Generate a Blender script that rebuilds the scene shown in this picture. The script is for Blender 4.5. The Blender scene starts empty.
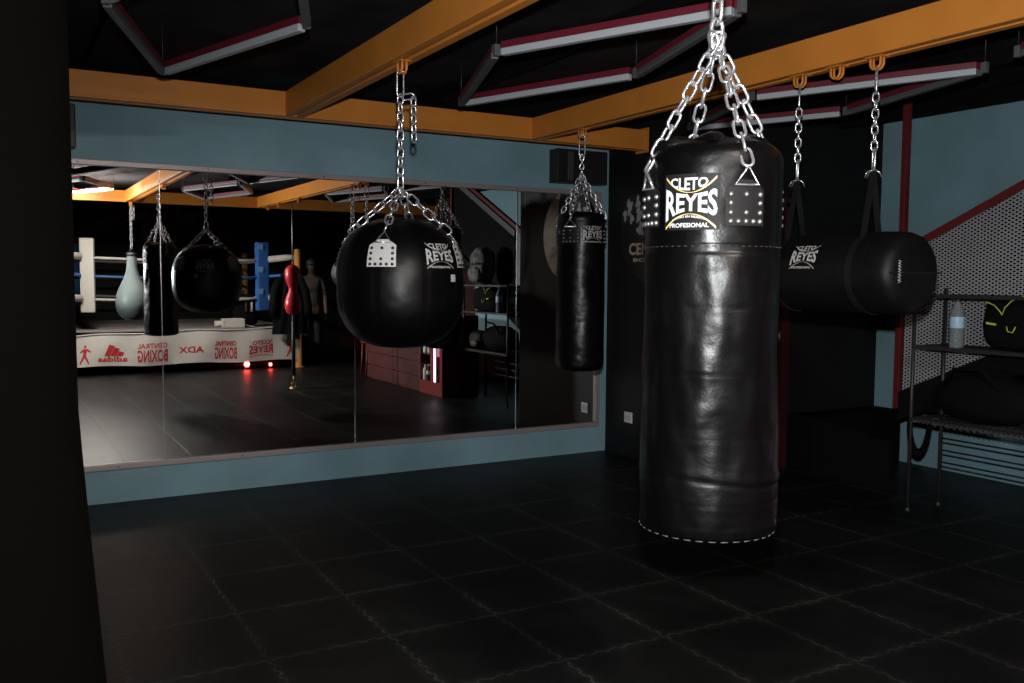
import bpy, bmesh, math, random
from mathutils import Vector, Matrix, noise
random.seed(7)
PI = math.pi
S = bpy.context.scene
COL = S.collection
V = Vector

# ------------------------------------------------------------------ materials
def mat(name, col, rough=.5, metal=0., bump=0., bscale=40., spec=.5, var=0., vscale=6., emit=None, estr=0., detail=4., bdist=.01, sheen=0.):
    m = bpy.data.materials.new(name); m.use_nodes = True
    nt = m.node_tree; b = nt.nodes['Principled BSDF']
    b.inputs['Base Color'].default_value = (*col, 1)
    b.inputs['Roughness'].default_value = rough
    b.inputs['Metallic'].default_value = metal
    b.inputs['Specular IOR Level'].default_value = spec
    tc = nt.nodes.new('ShaderNodeTexCoord')
    if bump:
        n = nt.nodes.new('ShaderNodeTexNoise'); n.inputs['Scale'].default_value = bscale; n.inputs['Detail'].default_value = detail
        bp = nt.nodes.new('ShaderNodeBump'); bp.inputs['Strength'].default_value = bump; bp.inputs['Distance'].default_value = bdist
        nt.links.new(tc.outputs['Object'], n.inputs['Vector']); nt.links.new(n.outputs['Fac'], bp.inputs['Height'])
        nt.links.new(bp.outputs['Normal'], b.inputs['Normal'])
    if var:
        n = nt.nodes.new('ShaderNodeTexNoise'); n.inputs['Scale'].default_value = vscale; n.inputs['Detail'].default_value = 6
        r = nt.nodes.new('ShaderNodeValToRGB')
        r.color_ramp.elements[0].position = .3; r.color_ramp.elements[1].position = .72
        r.color_ramp.elements[0].color = (*[c*(1-var) for c in col], 1); r.color_ramp.elements[1].color = (*[min(1, c*(1+var)) for c in col], 1)
        nt.links.new(tc.outputs['Object'], n.inputs['Vector']); nt.links.new(n.outputs['Fac'], r.inputs['Fac'])
        nt.links.new(r.outputs['Color'], b.inputs['Base Color'])
    if emit:
        b.inputs['Emission Color'].default_value = (*emit, 1); b.inputs['Emission Strength'].default_value = estr
    return m

def leather(name, col=(.0013, .0013, .0015), rough=.30, wr=.5):
    """black leather: fine grain plus broad sagging wrinkles"""
    m = bpy.data.materials.new(name); m.use_nodes = True
    nt = m.node_tree; b = nt.nodes['Principled BSDF']; L = nt.links.new
    b.inputs['Base Color'].default_value = (*col, 1); b.inputs['Specular IOR Level'].default_value = .24
    tc = nt.nodes.new('ShaderNodeTexCoord')
    g = nt.nodes.new('ShaderNodeTexNoise'); g.inputs['Scale'].default_value = 130; g.inputs['Detail'].default_value = 3
    w = nt.nodes.new('ShaderNodeTexNoise'); w.inputs['Scale'].default_value = 5.5; w.inputs['Detail'].default_value = 2.5
    mp = nt.nodes.new('ShaderNodeMapping'); mp.inputs['Scale'].default_value = (1, 1, 1.35)
    L(tc.outputs['Object'], mp.inputs['Vector']); L(mp.outputs['Vector'], w.inputs['Vector']); L(tc.outputs['Object'], g.inputs['Vector'])
    b1 = nt.nodes.new('ShaderNodeBump'); b1.inputs['Strength'].default_value = wr; b1.inputs['Distance'].default_value = .03
    b2 = nt.nodes.new('ShaderNodeBump'); b2.inputs['Strength'].default_value = .22; b2.inputs['Distance'].default_value = .002
    L(w.outputs['Fac'], b1.inputs['Height']); L(g.outputs['Fac'], b2.inputs['Height']); L(b1.outputs['Normal'], b2.inputs['Normal'])
    L(b2.outputs['Normal'], b.inputs['Normal'])
    mr = nt.nodes.new('ShaderNodeMapRange'); mr.inputs['To Min'].default_value = rough-.08; mr.inputs['To Max'].default_value = rough+.16
    L(w.outputs['Fac'], mr.inputs['Value']); L(mr.outputs['Result'], b.inputs['Roughness'])
    return m

TEAL = (.20, .342, .395)
M = {}
M['teal'] = mat('teal_paint', TEAL, .62, bump=.25, bscale=60, var=.12, vscale=2.2, spec=.3)
M['black_wall'] = mat('black_paint', (.0075, .0075, .0075), .6, bump=.2, bscale=40, spec=.2)
M['soft_black'] = mat('black_padding', (.003, .0028, .0026), .9, bump=.2, bscale=20, spec=.05)
M['maroon_wall'] = mat('maroon_paint', (.030, .008, .008), .7, bump=.2, bscale=30, spec=.2)
M['ceiling'] = mat('dark_deck_paint', (.022, .022, .023), .85, bump=.3, bscale=25, var=.4, vscale=3, spec=.05)
M['joist'] = mat('dark_joist_paint', (.005, .0045, .0045), .8, spec=.05)
M['yellow'] = mat('yellow_ochre_enamel', (.60, .215, .034), .45, bump=.08, bscale=30, var=.08, vscale=4, spec=.35)
M['steel'] = mat('galvanised_chain_steel', (.76, .77, .80), .27, .86, bump=.1, bscale=120)
M['dullsteel'] = mat('dull_steel', (.30, .29, .29), .48, .9)
M['darksteel'] = mat('black_steel', (.02, .018, .018), .45, .0, spec=.4)
M['frame'] = mat('brushed_frame', (.36, .31, .31), .42, .35, spec=.4)
M['mirror'] = mat('silvered_glass', (.86, .87, .87), .0, 1.)
M['seam'] = mat('polished_glass_edge', (.55, .55, .56), .2, .9)
M['leather'] = leather('black_leather')
M['leather_grey'] = leather('grey_leather', (.10, .125, .125), .34, .4)
M['leather_ball'] = leather('black_leather_taut', col=(.0018, .0018, .0019), rough=.33, wr=.22)
M['leather_h'] = leather('black_leather_soft', (.0035, .0035, .004), .48, .25)
M['leather_strap'] = mat('black_strap', (.006, .006, .006), .5, bump=.2, bscale=80)
M['patch'] = mat('black_satin_patch', (.008, .0075, .008), .6, bump=.1, bscale=300, spec=.2)
M['print_white'] = mat('white_print', (.50, .50, .50), .6)
M['print_gold'] = mat('gold_print', (.62, .44, .14), .45)
M['print_grey'] = mat('grey_print', (.38, .37, .36), .6)
M['print_red'] = mat('red_print', (.42, .018, .022), .7)
M['print_dim_red'] = mat('dark_red_lettering', (.14, .028, .028), .7)
M['print_tan'] = mat('tan_print', (.52, .40, .30), .6)
M['white_plate'] = mat('white_plate', (.60, .59, .58), .5, bump=.15, bscale=90)
M['tag'] = mat('white_tag', (.55, .53, .50), .6)
M['thread'] = mat('stitch_thread', (.022, .022, .022), .6)
M['thread_pale'] = mat('pale_thread', (.065, .065, .062), .6)
M['vinyl_white'] = mat('white_vinyl', (.52, .50, .47), .5, bump=.25, bscale=9, bdist=.02)
M['canvas'] = mat('grey_canvas', (.20, .17, .16), .8, bump=.2, bscale=60, var=.15, vscale=3)
M['pad_white'] = mat('white_pad_vinyl', (.42, .40, .365), .5, bump=.1, bscale=12)
M['pad_blue'] = mat('blue_pad_vinyl', (.035, .13, .42), .45, bump=.1, bscale=12)
M['pad_print'] = mat('pale_blue_print', (.10, .24, .50), .5)
M['rope_white'] = mat('white_rope', (.34, .32, .31), .6, bump=.3, bscale=90)
M['rope_blue'] = mat('navy_rope', (.02, .06, .18), .6, bump=.3, bscale=90)
M['wood_post'] = mat('varnished_post', (.46, .22, .06), .4, bump=.1, bscale=20)
M['red_leather'] = mat('red_leather', (.44, .015, .022), .3, bump=.1, bscale=40)
M['white_stripe'] = mat('white_piping', (.5, .46, .44), .5)
M['rubber'] = mat('black_rubber', (.012, .012, .012), .5)
M['brass'] = mat('brass', (.60, .44, .18), .35, 1.)
M['tube_white'] = mat('white_diffuser', (.38, .40, .42), .4)
M['tube_red'] = mat('red_housing', (.115, .007, .017), .5)
M['tube_lit'] = mat('lit_tube', (.9, .9, .9), .4, emit=(1., .93, .84), estr=900.)
M['grey_arm'] = mat('grey_housing', (.085, .085, .088), .5)
M['speaker'] = mat('black_speaker_case', (.010, .010, .010), .5)
M['cone'] = mat('grey_speaker_port', (.05, .046, .043), .5)
M['plastic_white'] = mat('white_plastic', (.72, .71, .69), .4)
M['red_paint'] = mat('dark_red_paint', (.12, .011, .013), .45)
M['door_red'] = mat('deep_red_paint', (.035, .004, .007), .45)
M['red_brown'] = mat('red_brown_planks', (.045, .011, .009), .5, var=.35, vscale=5)
M['red_cab'] = mat('red_cabinet_paint', (.15, .016, .012), .4)
M['mesh'] = mat('grey_expanded_metal', (.42, .42, .44), .5, .1)
M['black_sheet'] = mat('black_sheet', (.004, .004, .004), .8, spec=.1)
M['cloth_black'] = mat('black_cloth', (.003, .003, .0035), .85, bump=.3, bscale=60, spec=.1)
M['cloth_grey'] = mat('heather_grey_cloth', (.07, .06, .053), .9, bump=.2, bscale=90, spec=.1)
M['cloth_camo'] = mat('grey_camouflage_cloth', (.11, .11, .10), .75, bump=.5, bscale=10, bdist=.05, var=.9, vscale=15)
M['cloth_dark'] = mat('charcoal_nylon', (.0045, .0045, .005), .75, bump=.5, bscale=14, bdist=.03)
M['cloth_brown'] = mat('brown_nylon', (.06, .03, .018), .7, bump=.4, bscale=14, bdist=.03)
M['piping_green'] = mat('lime_piping', (.42, .50, .05), .5)
M['skin'] = mat('skin', (.13, .075, .05), .6)
M['hair'] = mat('dark_hair', (.010, .008, .007), .6)
M['paper'] = mat('white_paper', (.55, .53, .50), .7)
M['blue_label'] = mat('pale_blue_label', (.35, .52, .66), .5)
M['led'] = mat('red_lamp', (.5, .02, .02), .4, emit=(1., .05, .04), estr=40.)
M['strip'] = mat('lit_strip', (.9, .9, .95), .4, emit=(.85, .75, 1.), estr=2.6)
M['screen_pink'] = mat('backlit_pink_print', (.3, .05, .1), .5, emit=(.75, .22, .38), estr=.35, var=.0)
M['emblem_orange'] = mat('orange_brown_emblem', (.85, .38, .11), .35, bump=.2, bscale=14, var=.5, vscale=7)
M['emblem_black'] = mat('black_emblem', (.008, .007, .007), .5)

m = bpy.data.materials.new('clear_bottle'); m.use_nodes = True
b = m.node_tree.nodes['Principled BSDF']; b.inputs['Base Color'].default_value = (.62, .70, .74, 1)
b.inputs['Roughness'].default_value = .12; b.inputs['Transmission Weight'].default_value = .75; b.inputs['IOR'].default_value = 1.25
M['bottle'] = m

def floor_material():
    """black rubber puzzle mats: interlocking toothed seams greyed by dust"""
    m = bpy.data.materials.new('black_puzzle_mats'); m.use_nodes = True
    nt = m.node_tree; N = nt.nodes; L = nt.links.new; b = N['Principled BSDF']
    tc = N.new('ShaderNodeTexCoord'); sp = N.new('ShaderNodeSeparateXYZ'); L(tc.outputs['Object'], sp.inputs[0])
    def mth(op, a, c=None, d=None):
        n = N.new('ShaderNodeMath'); n.operation = op
        for i, x in enumerate((a, c, d)):
            if x is None: continue
            if isinstance(x, (int, float)): n.inputs[i].default_value = x
            else: L(x, n.inputs[i])
        return n.outputs[0]
    def seam(u, v, per, off, vper):
        tooth = mth('SINE', mth('MULTIPLY', v, 2*PI/.075))
        tooth = mth('MULTIPLY', mth('MINIMUM', mth('MAXIMUM', mth('MULTIPLY', tooth, 3.), -1.), 1.), 0.0065)
        t = mth('DIVIDE', mth('SUBTRACT', mth('ADD', u, tooth), off), per)
        f = mth('FRACT', mth('ADD', t, .5))
        return mth('MULTIPLY', mth('ABSOLUTE', mth('SUBTRACT', f, .5)), per)
    d = mth('MINIMUM', seam(sp.outputs[0], sp.outputs[1], .503, .405, 0), seam(sp.outputs[1], sp.outputs[0], .56, 3.49, 0))
    line = N.new('ShaderNodeMapRange'); line.inputs['From Min'].default_value = .002; line.inputs['From Max'].default_value = .0075
    line.inputs['To Min'].default_value = 1; line.inputs['To Max'].default_value = 0; L(d, line.inputs['Value'])
    halo = N.new('ShaderNodeMapRange'); halo.inputs['From Min'].default_value = .0; halo.inputs['From Max'].default_value = .05
    halo.inputs['To Min'].default_value = .35; halo.inputs['To Max'].default_value = 0; L(d, halo.inputs['Value'])
    n1 = N.new('ShaderNodeTexNoise'); n1.inputs['Scale'].default_value = 1.7; n1.inputs['Detail'].default_value = 8; n1.inputs['Roughness'].default_value = .65
    n2 = N.new('ShaderNodeTexNoise'); n2.inputs['Scale'].default_value = 30; n2.inputs['Detail'].default_value = 6
    L(tc.outputs['Object'], n1.inputs['Vector']); L(tc.outputs['Object'], n2.inputs['Vector'])
    dust = mth('MULTIPLY', mth('POWER', n1.outputs['Fac'], 2.2), mth('ADD', n2.outputs['Fac'], .35))
    seamdust = mth('MULTIPLY', mth('ADD', line.outputs[0], halo.outputs[0]), mth('MULTIPLY', mth('MULTIPLY', mth('POWER', n1.outputs['Fac'], 2.6), mth('POWER', n2.outputs['Fac'], 1.5)), 5.5))
    fac = mth('MINIMUM', mth('ADD', mth('MULTIPLY', dust, .42), seamdust), 1.)
    mx = N.new('ShaderNodeMix'); mx.data_type = 'RGBA'
    mx.inputs['A'].default_value = (.0035, .0035, .0035, 1); mx.inputs['B'].default_value = (.052, .051, .049, 1)
    L(fac, mx.inputs['Factor']); L(mx.outputs['Result'], b.inputs['Base Color'])
    b.inputs['Specular IOR Level'].default_value = .13
    r = N.new('ShaderNodeMapRange'); r.inputs['To Min'].default_value = .30; r.inputs['To Max'].default_value = .55
    L(n1.outputs['Fac'], r.inputs['Value']); L(r.outputs[0], b.inputs['Roughness'])
    bp = N.new('ShaderNodeBump'); bp.inputs['Strength'].default_value = .5; bp.inputs['Distance'].default_value = .003
    hh = mth('SUBTRACT', mth('MULTIPLY', n2.outputs['Fac'], .6), mth('MULTIPLY', line.outputs[0], 1.))
    L(hh, bp.inputs['Height']); L(bp.outputs['Normal'], b.inputs['Normal'])
    return m
M['floor'] = floor_material()

# ------------------------------------------------------------------ mesh helpers
class MB:
    def __init__(s): s.bm = bmesh.new()
    def face(s, pts, smooth=False):
        f = s.bm.faces.new([s.bm.verts.new(p) for p in pts]); f.smooth = smooth; return s
    def box(s, lo, hi, rot=None, c=None):
        ps = [V((x, y, z)) for x in (lo[0], hi[0]) for y in (lo[1], hi[1]) for z in (lo[2], hi[2])]
        if rot is not None:
            c = V(c) if c is not None else (V(lo)+V(hi))/2
            ps = [c + rot @ (p-c) for p in ps]
        v = [s.bm.verts.new(p) for p in ps]
        for a in ((0, 1, 3, 2), (4, 6, 7, 5), (0, 4, 5, 1), (2, 3, 7, 6), (0, 2, 6, 4), (1, 5, 7, 3)):
            s.bm.faces.new([v[i] for i in a])
        return s
    def bar(s, a, b, w, h, up=(0, 0, 1)):
        """a rectangular bar from a to b, w wide, h high"""
        a, b = V(a), V(b); d = (b-a).normalized(); up = V(up)
        if abs(d.dot(up)) > .98: up = V((0, 1, 0))
        sd = d.cross(up).normalized(); u = sd.cross(d).normalized()
        r = []
        for p in (a, b):
            r.append([s.bm.verts.new(p + sd*i*w/2 + u*j*h/2) for i, j in ((-1, -1), (1, -1), (1, 1), (-1, 1))])
        for i in range(4): s.bm.faces.new([r[0][i], r[0][(i+1) % 4], r[1][(i+1) % 4], r[1][i]])
        s.bm.faces.new(r[0][::-1]); s.bm.faces.new(r[1]); return s
    def tube(s, pts, rad, n=8, closed=False, caps=True):
        pts = [V(p) for p in pts]; k = len(pts); rings = []
        prev = None
        for i, p in enumerate(pts):
            if closed: t = (pts[(i+1) % k]-pts[i-1]).normalized()
            else: t = (pts[min(i+1, k-1)]-pts[max(i-1, 0)]).normalized()
            if prev is None:
                a = V((0, 0, 1)) if abs(t.z) < .9 else V((0, 1, 0))
                u = t.cross(a).normalized()
            else:
                u = (prev - t*prev.dot(t)).normalized()
            prev = u; w = t.cross(u)
            r = rad[i] if isinstance(rad, (list, tuple)) else rad
            rings.append([s.bm.verts.new(p + (u*math.cos(2*PI*j/n)+w*math.sin(2*PI*j/n))*r) for j in range(n)])
        for i in range(k if closed else k-1):
            A, B = rings[i], rings[(i+1) % k]
            for j in range(n):
                f = s.bm.faces.new([A[j], A[(j+1) % n], B[(j+1) % n], B[j]]); f.smooth = True
        if caps and not closed:
            s.bm.faces.new(rings[0][::-1]); s.bm.faces.new(rings[-1])
        return s
    def lathe(s, prof, c=(0, 0, 0), n=48, axis='Z', fn=None, smooth=True):
        """prof = [(r, h)...]; closes at r == 0"""
        c = V(c); rings = []
        def P(r, h, a):
            x, y = r*math.cos(a), r*math.sin(a)
            if fn: x, y, h = fn(x, y, h, a)
            return c + (V((x, y, h)) if axis == 'Z' else V((y, h, x)) if axis == 'Y' else V((h, x, y)))
        for r, h in prof:
            if r < 1e-6: rings.append([s.bm.verts.new(P(0, h, 0))])
            else: rings.append([s.bm.verts.new(P(r, h, 2*PI*j/n)) for j in range(n)])
        for A, B in zip(rings, rings[1:]):
            for j in range(n):
                k = (j+1) % n
                if len(A) == 1 and len(B) == 1: continue
                q = [A[0], B[k], B[j]] if len(A) == 1 else [A[j], A[k], B[0]] if len(B) == 1 else [A[j], A[k], B[k], B[j]]
                f = s.bm.faces.new(q); f.smooth = smooth
        return s
    def ball(s, c, r, n=12):
        rx, ry, rz = (r, r, r) if isinstance(r, (int, float)) else r
        pr = [(math.sin(PI*i/n), -math.cos(PI*i/n)) for i in range(n+1)]
        pr[0] = (0, -1); pr[-1] = (0, 1)
        return s.lathe(pr, c, n*2, fn=lambda x, y, h, a: (x*rx, y*ry, h*rz))
    def grid(s, f, nu, nv, smooth=True):
        g = [[s.bm.verts.new(f(i/nu, j/nv)) for j in range(nv+1)] for i in range(nu+1)]
        for i in range(nu):
            for j in range(nv):
                q = s.bm.faces.new([g[i][j], g[i+1][j], g[i+1][j+1], g[i][j+1]]); q.smooth = smooth
        return s
    def link(s, p, d, side, L, W, r, n=7, seg=5):
        """one stadium-shaped chain link centred at p, long axis d, opening plane spanned by d and side"""
        d = V(d).normalized(); side = V(side); side = (side - d*side.dot(d)).normalized()
        h = L/2 - W/2; pts = []
        for k in range(seg+1):
            a = -PI/2 + PI*k/seg
            pts.append(V(p) + d*(h + math.cos(a)*W/2) + side*(math.sin(a)*W/2))
        for k in range(seg+1):
            a = PI/2 + PI*k/seg
            pts.append(V(p) + d*(-h + math.cos(a)*W/2) + side*(math.sin(a)*W/2))
        return s.tube(pts, r, n, closed=True)
    def chain(s, a, b, L=.05, W=.027, r=.0038, tw=.4):
        a, b = V(a), V(b); d = b-a; D = d.length
        pitch = L-2*r*1.15; k = max(1, round(D/pitch)); st = D/k
        dn = d.normalized(); x = dn.cross(V((.3, .9, .1))).normalized(); y = dn.cross(x)
        for i in range(k):
            ang = tw + (PI/2)*(i % 2) + random.uniform(-.18, .18)
            s.link(a + dn*(st*(i+.5)), dn, x*math.cos(ang)+y*math.sin(ang), st+2*r*1.15, W, r)
        return s
    def build(s, name, m, parent=None, bevel=0, sub=0, recalc=True):
        if recalc: bmesh.ops.recalc_face_normals(s.bm, faces=s.bm.faces)
        if bevel:
            bmesh.ops.bevel(s.bm, geom=[e for e in s.bm.edges if len(e.link_faces) == 2 and e.calc_face_angle(0) > .5], offset=bevel, segments=2, profile=.6, affect='EDGES', clamp_overlap=True)
        me = bpy.data.meshes.new(name); s.bm.to_mesh(me); s.bm.free()
        o = bpy.data.objects.new(name, me); COL.objects.link(o)
        me.materials.append(m if not isinstance(m, str) else M[m])
        if parent is not None:
            o.parent = parent; o.matrix_parent_inverse = Matrix.Translation(-parent.location) if parent.type == 'EMPTY' else Matrix.Identity(4)
        if sub:
            md = o.modifiers.new('smooth', 'SUBSURF'); md.levels = sub; md.render_levels = sub
        return o

def tag(o, label, cat, group=None):
    o['label'] = label; o['category'] = cat
    if group: o['group'] = group
    return o
def thing(name, loc, label, cat, group=None):
    o = bpy.data.objects.new(name, None); COL.objects.link(o); o.location = loc; o.empty_display_size = .1
    return tag(o, label, cat, group)
def struct(name, mb, m, bevel=0):
    o = mb.build(name, m, None, bevel); o['kind'] = 'structure'; return o
def mbox(*a, **k): return MB().box(*a, **k)

_tc = {}
def text_polys(s):
    """faces of a string in the unit square, as lists of (u, v)"""
    if s in _tc: return _tc[s]
    cu = bpy.data.curves.new('t', 'FONT'); cu.body = s; cu.resolution_u = 3; cu.offset = .03; cu.space_character = 1.02
    o = bpy.data.objects.new('t', cu); COL.objects.link(o)
    dg = bpy.context.evaluated_depsgraph_get(); dg.update()
    me = bpy.data.meshes.new_from_object(o.evaluated_get(dg))
    bm = bmesh.new(); bm.from_mesh(me)
    bmesh.ops.triangulate(bm, faces=bm.faces)
    xs = [v.co.x for v in bm.verts]; ys = [v.co.y for v in bm.verts]
    x0, x1, y0, y1 = min(xs), max(xs), min(ys), max(ys)
    # split long edges so that curved mappings stay smooth
    for _ in range(2):
        es = [e for e in bm.edges if e.calc_length() > (x1-x0)*.06]
        if es: bmesh.ops.subdivide_edges(bm, edges=es, cuts=1); bmesh.ops.triangulate(bm, faces=bm.faces)
    out = [[((v.co.x-x0)/(x1-x0), (v.co.y-y0)/(y1-y0)) for v in f.verts] for f in bm.faces]
    bm.free(); bpy.data.meshes.remove(me); bpy.data.objects.remove(o); bpy.data.curves.remove(cu)
    _tc[s] = out; return out
def put_text(mb, s, f, u0=0., u1=1., lo=lambda u: 0., hi=lambda u: 1.):
    """writes s into the map f(u, v); lo and hi bound it in v, over its own 0..1 width"""
    for poly in text_polys(s):
        pts = []
        for u, v in poly:
            b0, b1 = lo(u), hi(u)
            pts.append(f(u0+(u1-u0)*u, b0+(b1-b0)*v))
        try: mb.face(pts)
        except ValueError: pass
def band(mb, f, curve, w, n=24):
    """a strip along curve(t)->(u, v, width scale)"""
    pr = None
    for i in range(n+1):
        u, v, k = curve(i/n); q = (f(u, v-w*k/2), f(u, v+w*k/2))
        if pr: mb.face([pr[0], q[0], q[1], pr[1]])
        pr = q
def logo(parent, f, white='print_white', gold='print_gold', patch=None, fine=True):
    """the bag maker's mark in the map f(u, v, lift)"""
    if patch:
        MB().grid(lambda u, v: f(u, v, .0015), 14, 8).build('label_patch', patch, parent)
    g = lambda u, v: f(u, v, .003)
    t = MB(); q = lambda u: (2*u-1)**2
    put_text(t, 'CLETO', g, .13, .80, lambda u: .70+.10*q(u), lambda u: .93)
    put_text(t, 'REYES', g, .035, .955, lambda u: .33-(.19 if u < .5 else .11)*q(u), lambda u: .64+.11*q(u))
    put_text(t, 'PROFESIONAL', g, .12, .82, lambda u: .045, lambda u: .125)
    if fine: put_text(t, 'HECHO EN MEXICO', g, .18, .76, lambda u: .17+.05*(1-q(u)), lambda u: .20+.06*(1-q(u)))
    t.build('label_lettering', white, parent, recalc=False)
    a = MB(); a2 = MB()
    band(a, g, lambda t: (.04+.90*t, .665+.27*(2*t-1)**2, .25+1.2*abs(2*t-1)), .03)
    band(a2, g, lambda t: (.04+.90*t, .285-.25*(2*t-1)**2, .25+1.2*abs(2*t-1)), .03)
    a.build('label_arc', gold, parent, recalc=False); a2.build('label_arc', gold, parent, recalc=False)
def cyl_map(c, R, az0, az1, z0, z1):
    c = V(c)
    def f(u, v, lift=.002):
        a = math.radians(az0+(az1-az0)*u); z = z0+(z1-z0)*v
        r = (R(z) if callable(R) else R) + lift
        return V((c.x+r*math.cos(a), c.y+r*math.sin(a), z))
    return f
RIV = [(.12, .86), (.5, .86), (.88, .86), (.12, .62), (.88, .62), (.12, .36), (.5, .36), (.88, .36), (.12, .12), (.31, .12), (.5, .12), (.69, .12), (.88, .12)]
def plate(parent, f, m, rivet, rr=.006, th=.004):
    """riveted hanging plate: peaked top, rivets"""
    def g(u, v):
        top = 1.0 if v < .98 else 1.0
        return f(u, v, th)
    po = MB().grid(g, 8, 6).build('hanging_plate', m, parent)
    # peak towards the triangle ring
    pk = MB(); pk.grid(lambda u, v: f(.5+(u-.5)*(1-.62*v), 1+.26*v, th), 6, 3); pk.build('plate_peak', m, parent)
    for u, v in RIV: MB().ball(f(u, v, th+.001), rr, 5).build('rivet', rivet, po)
def tri_ring(parent, f, m='steel', r=.0035):
    A, B, C = f(.2, 1.12, .010), f(.8, 1.12, .010), f(.5, 1.62, .012)
    MB().tube([A, B, C], r, 6, closed=True).build('triangle_ring', m, parent)
    return C

# ------------------------------------------------------------------ room shell
D = 6.46; XS = 4.627; ZC = 2.80; XR = 6.53; YB = 5.2; YR = -6.2; XL = -1.6
struct('floor', mbox((XL, YR, -.1), (XR, D+.1, 0)), 'floor')
struct('ceiling', mbox((XL, YR, ZC), (XR, D+.1, ZC+.1)), 'ceiling')
struct('wall_front', mbox((XL, D, 0), (XS, D+.1, 2.69)), 'teal')
struct('trim_6', mbox((XL, D, 2.69), (XS, D+.1, ZC)), 'joist')
struct('wall_partition', mbox((XS, YB-.26, 0), (XS+.12, D+.1, ZC)), 'black_wall')
w = MB(); w.box((XS+.12, YB, 0), (4.72, YB+.1, ZC)); w.box((5.42, YB, 0), (XR, YB+.1, ZC)); w.box((4.72, YB, 2.1), (5.42, YB+.1, ZC))
struct('wall_alcove', w, 'black_wall')
struct('wall_right', mbox((XR, .30, 0), (XR+.1, YB+.1, ZC)), 'teal')
struct('wall_right_rear', mbox((XR, YR, 0), (XR+.1, .30, ZC)), 'maroon_wall')
struct('wall_back', mbox((XL, YR-.1, 0), (XR+.1, YR, ZC)), 'black_wall')
struct('wall_left', mbox((XL-.1, YR, 0), (XL, D+.1, ZC)), 'black_wall')
# door in the alcove wall: red frame, black leaf
fr = MB(); fr.box((4.72, YB-.025, 0), (4.78, YB+.08, 2.1)); fr.box((5.40, YB-.025, 0), (5.48, YB+.08, 2.1)); fr.box((4.72, YB-.025, 2.06), (5.48, YB+.08, 2.14))
dr = struct('door_1', mbox((4.78, YB+.02, .01), (5.40, YB+.06, 2.06)), 'black_wall', .003)
fr.build('door_frame', 'door_red', dr, .004)
h = MB()
for z in (.28, 1.05, 1.8): h.tube([(5.395, YB+.005, z-.04), (5.395, YB+.005, z+.04)], .008, 8)
h.build('hinge', 'dullsteel', dr)
# ceiling joists
for i, x in enumerate((-.6, .55, 2.75, 5.0, 6.0)):
    j = MB(); j.box((x-.03, YR, ZC-.085), (x+.03, D, ZC)); struct('trim_%d' % (i+1), j, 'joist')
# near pillar, blurred at the left edge of the picture
def pil(x, y, h, a):
    k = 1 + .155*max(0, (1.12-h)/.82)**1.1
    return (x*k, y*k*.8, h)
p = MB().lathe([(0, 0), (.36, 0), (.36, .25), (.36, .5), (.36, .65), (.36, .8), (.36, .95), (.36, 1.1), (.36, 1.4), (.36, 1.7), (.36, 2.1), (.36, 2.5), (.36, ZC)], (-.142, 3.0, 0), 40, fn=pil)
tag(p.build('padded_pillar', 'soft_black'), 'black padded pillar filling the left edge beside the mirror', 'pillar')

# ------------------------------------------------------------------ yellow steel beams
ZB, ZT = 2.528, 2.685
HOOKS = {}
def hook(parent, x, y):
    pts = [(x, y-.028, ZB+.004)] + [(x, y-.028+.028*(1-math.cos(t)), ZB-.028-.028*math.sin(t)) for t in [PI*k/8 for k in range(9)]] + [(x, y+.028, ZB+.004)]
    hb = MB()
    for s in (-1, 1):
        hb.tube([(q[0]+s*.011, q[1], q[2]) for q in pts], .0065, 6)
    hb.box((x-.03, y-.045, ZB-.004), (x+.03, y+.045, ZB))
    return hb.build('hook', 'yellow', parent)
def beam(name, label, a, b, hooks=(), along='Y'):
    if along == 'Y':
        x0 = a[0]; y0, y1 = a[1], b
        t = thing(name, (x0+.06, y0, ZB), label, 'beam')
        # two channels face to face leave a groove underneath
        mb = MB(); mb.box((x0, y0, ZB), (x0+.046, y1, ZT)); mb.box((x0+.074, y0, ZB), (x0+.12, y1, ZT)); mb.box((x0+.046, y0, ZB+.012), (x0+.074, y1, ZT))
        mb.build('beam_channel', 'yellow', t, .004)
        for hy in hooks: hook(t, x0+.06, hy)
    else:
        y0 = a[1]; t = thing(name, (a[0], y0+.06, ZB), label, 'beam')
        mb = MB(); mb.box((a[0], y0, ZB), (b, y0+.046, ZT)); mb.box((a[0], y0+.074, ZB), (b, y0+.12, ZT)); mb.box((a[0], y0+.046, ZB+.012), (b, y0+.074, ZT))
        mb.build('beam_channel', 'yellow', t, .004)
        mbox((b-.012, y0-.02, ZB-.02), (b, y0+.14, ZT+.02)).build('end_plate', 'yellow', t, .002)
    return t
YC = 5.919
beam('steel_beam', 'ochre cross beam running along the mirror wall above the mirror', (XL, YC), 4.615, along='X')
beam('steel_beam', 'ochre beam carrying the round bag and the large front heavy bag', (1.685, -1.08), YC, (4.14, 1.877, -1.0))
beam('steel_beam', 'yellow beam carrying the slim bag and the horizontal bag', (3.535, -1.08), YC, (5.34, 3.376, 3.142, 2.911, .86, -.11, -.71))
beam('steel_beam', 'yellow cross beam by the boxing ring, seen bright in the mirror', (XL, -1.20), XR-.01, along='X')

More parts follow.
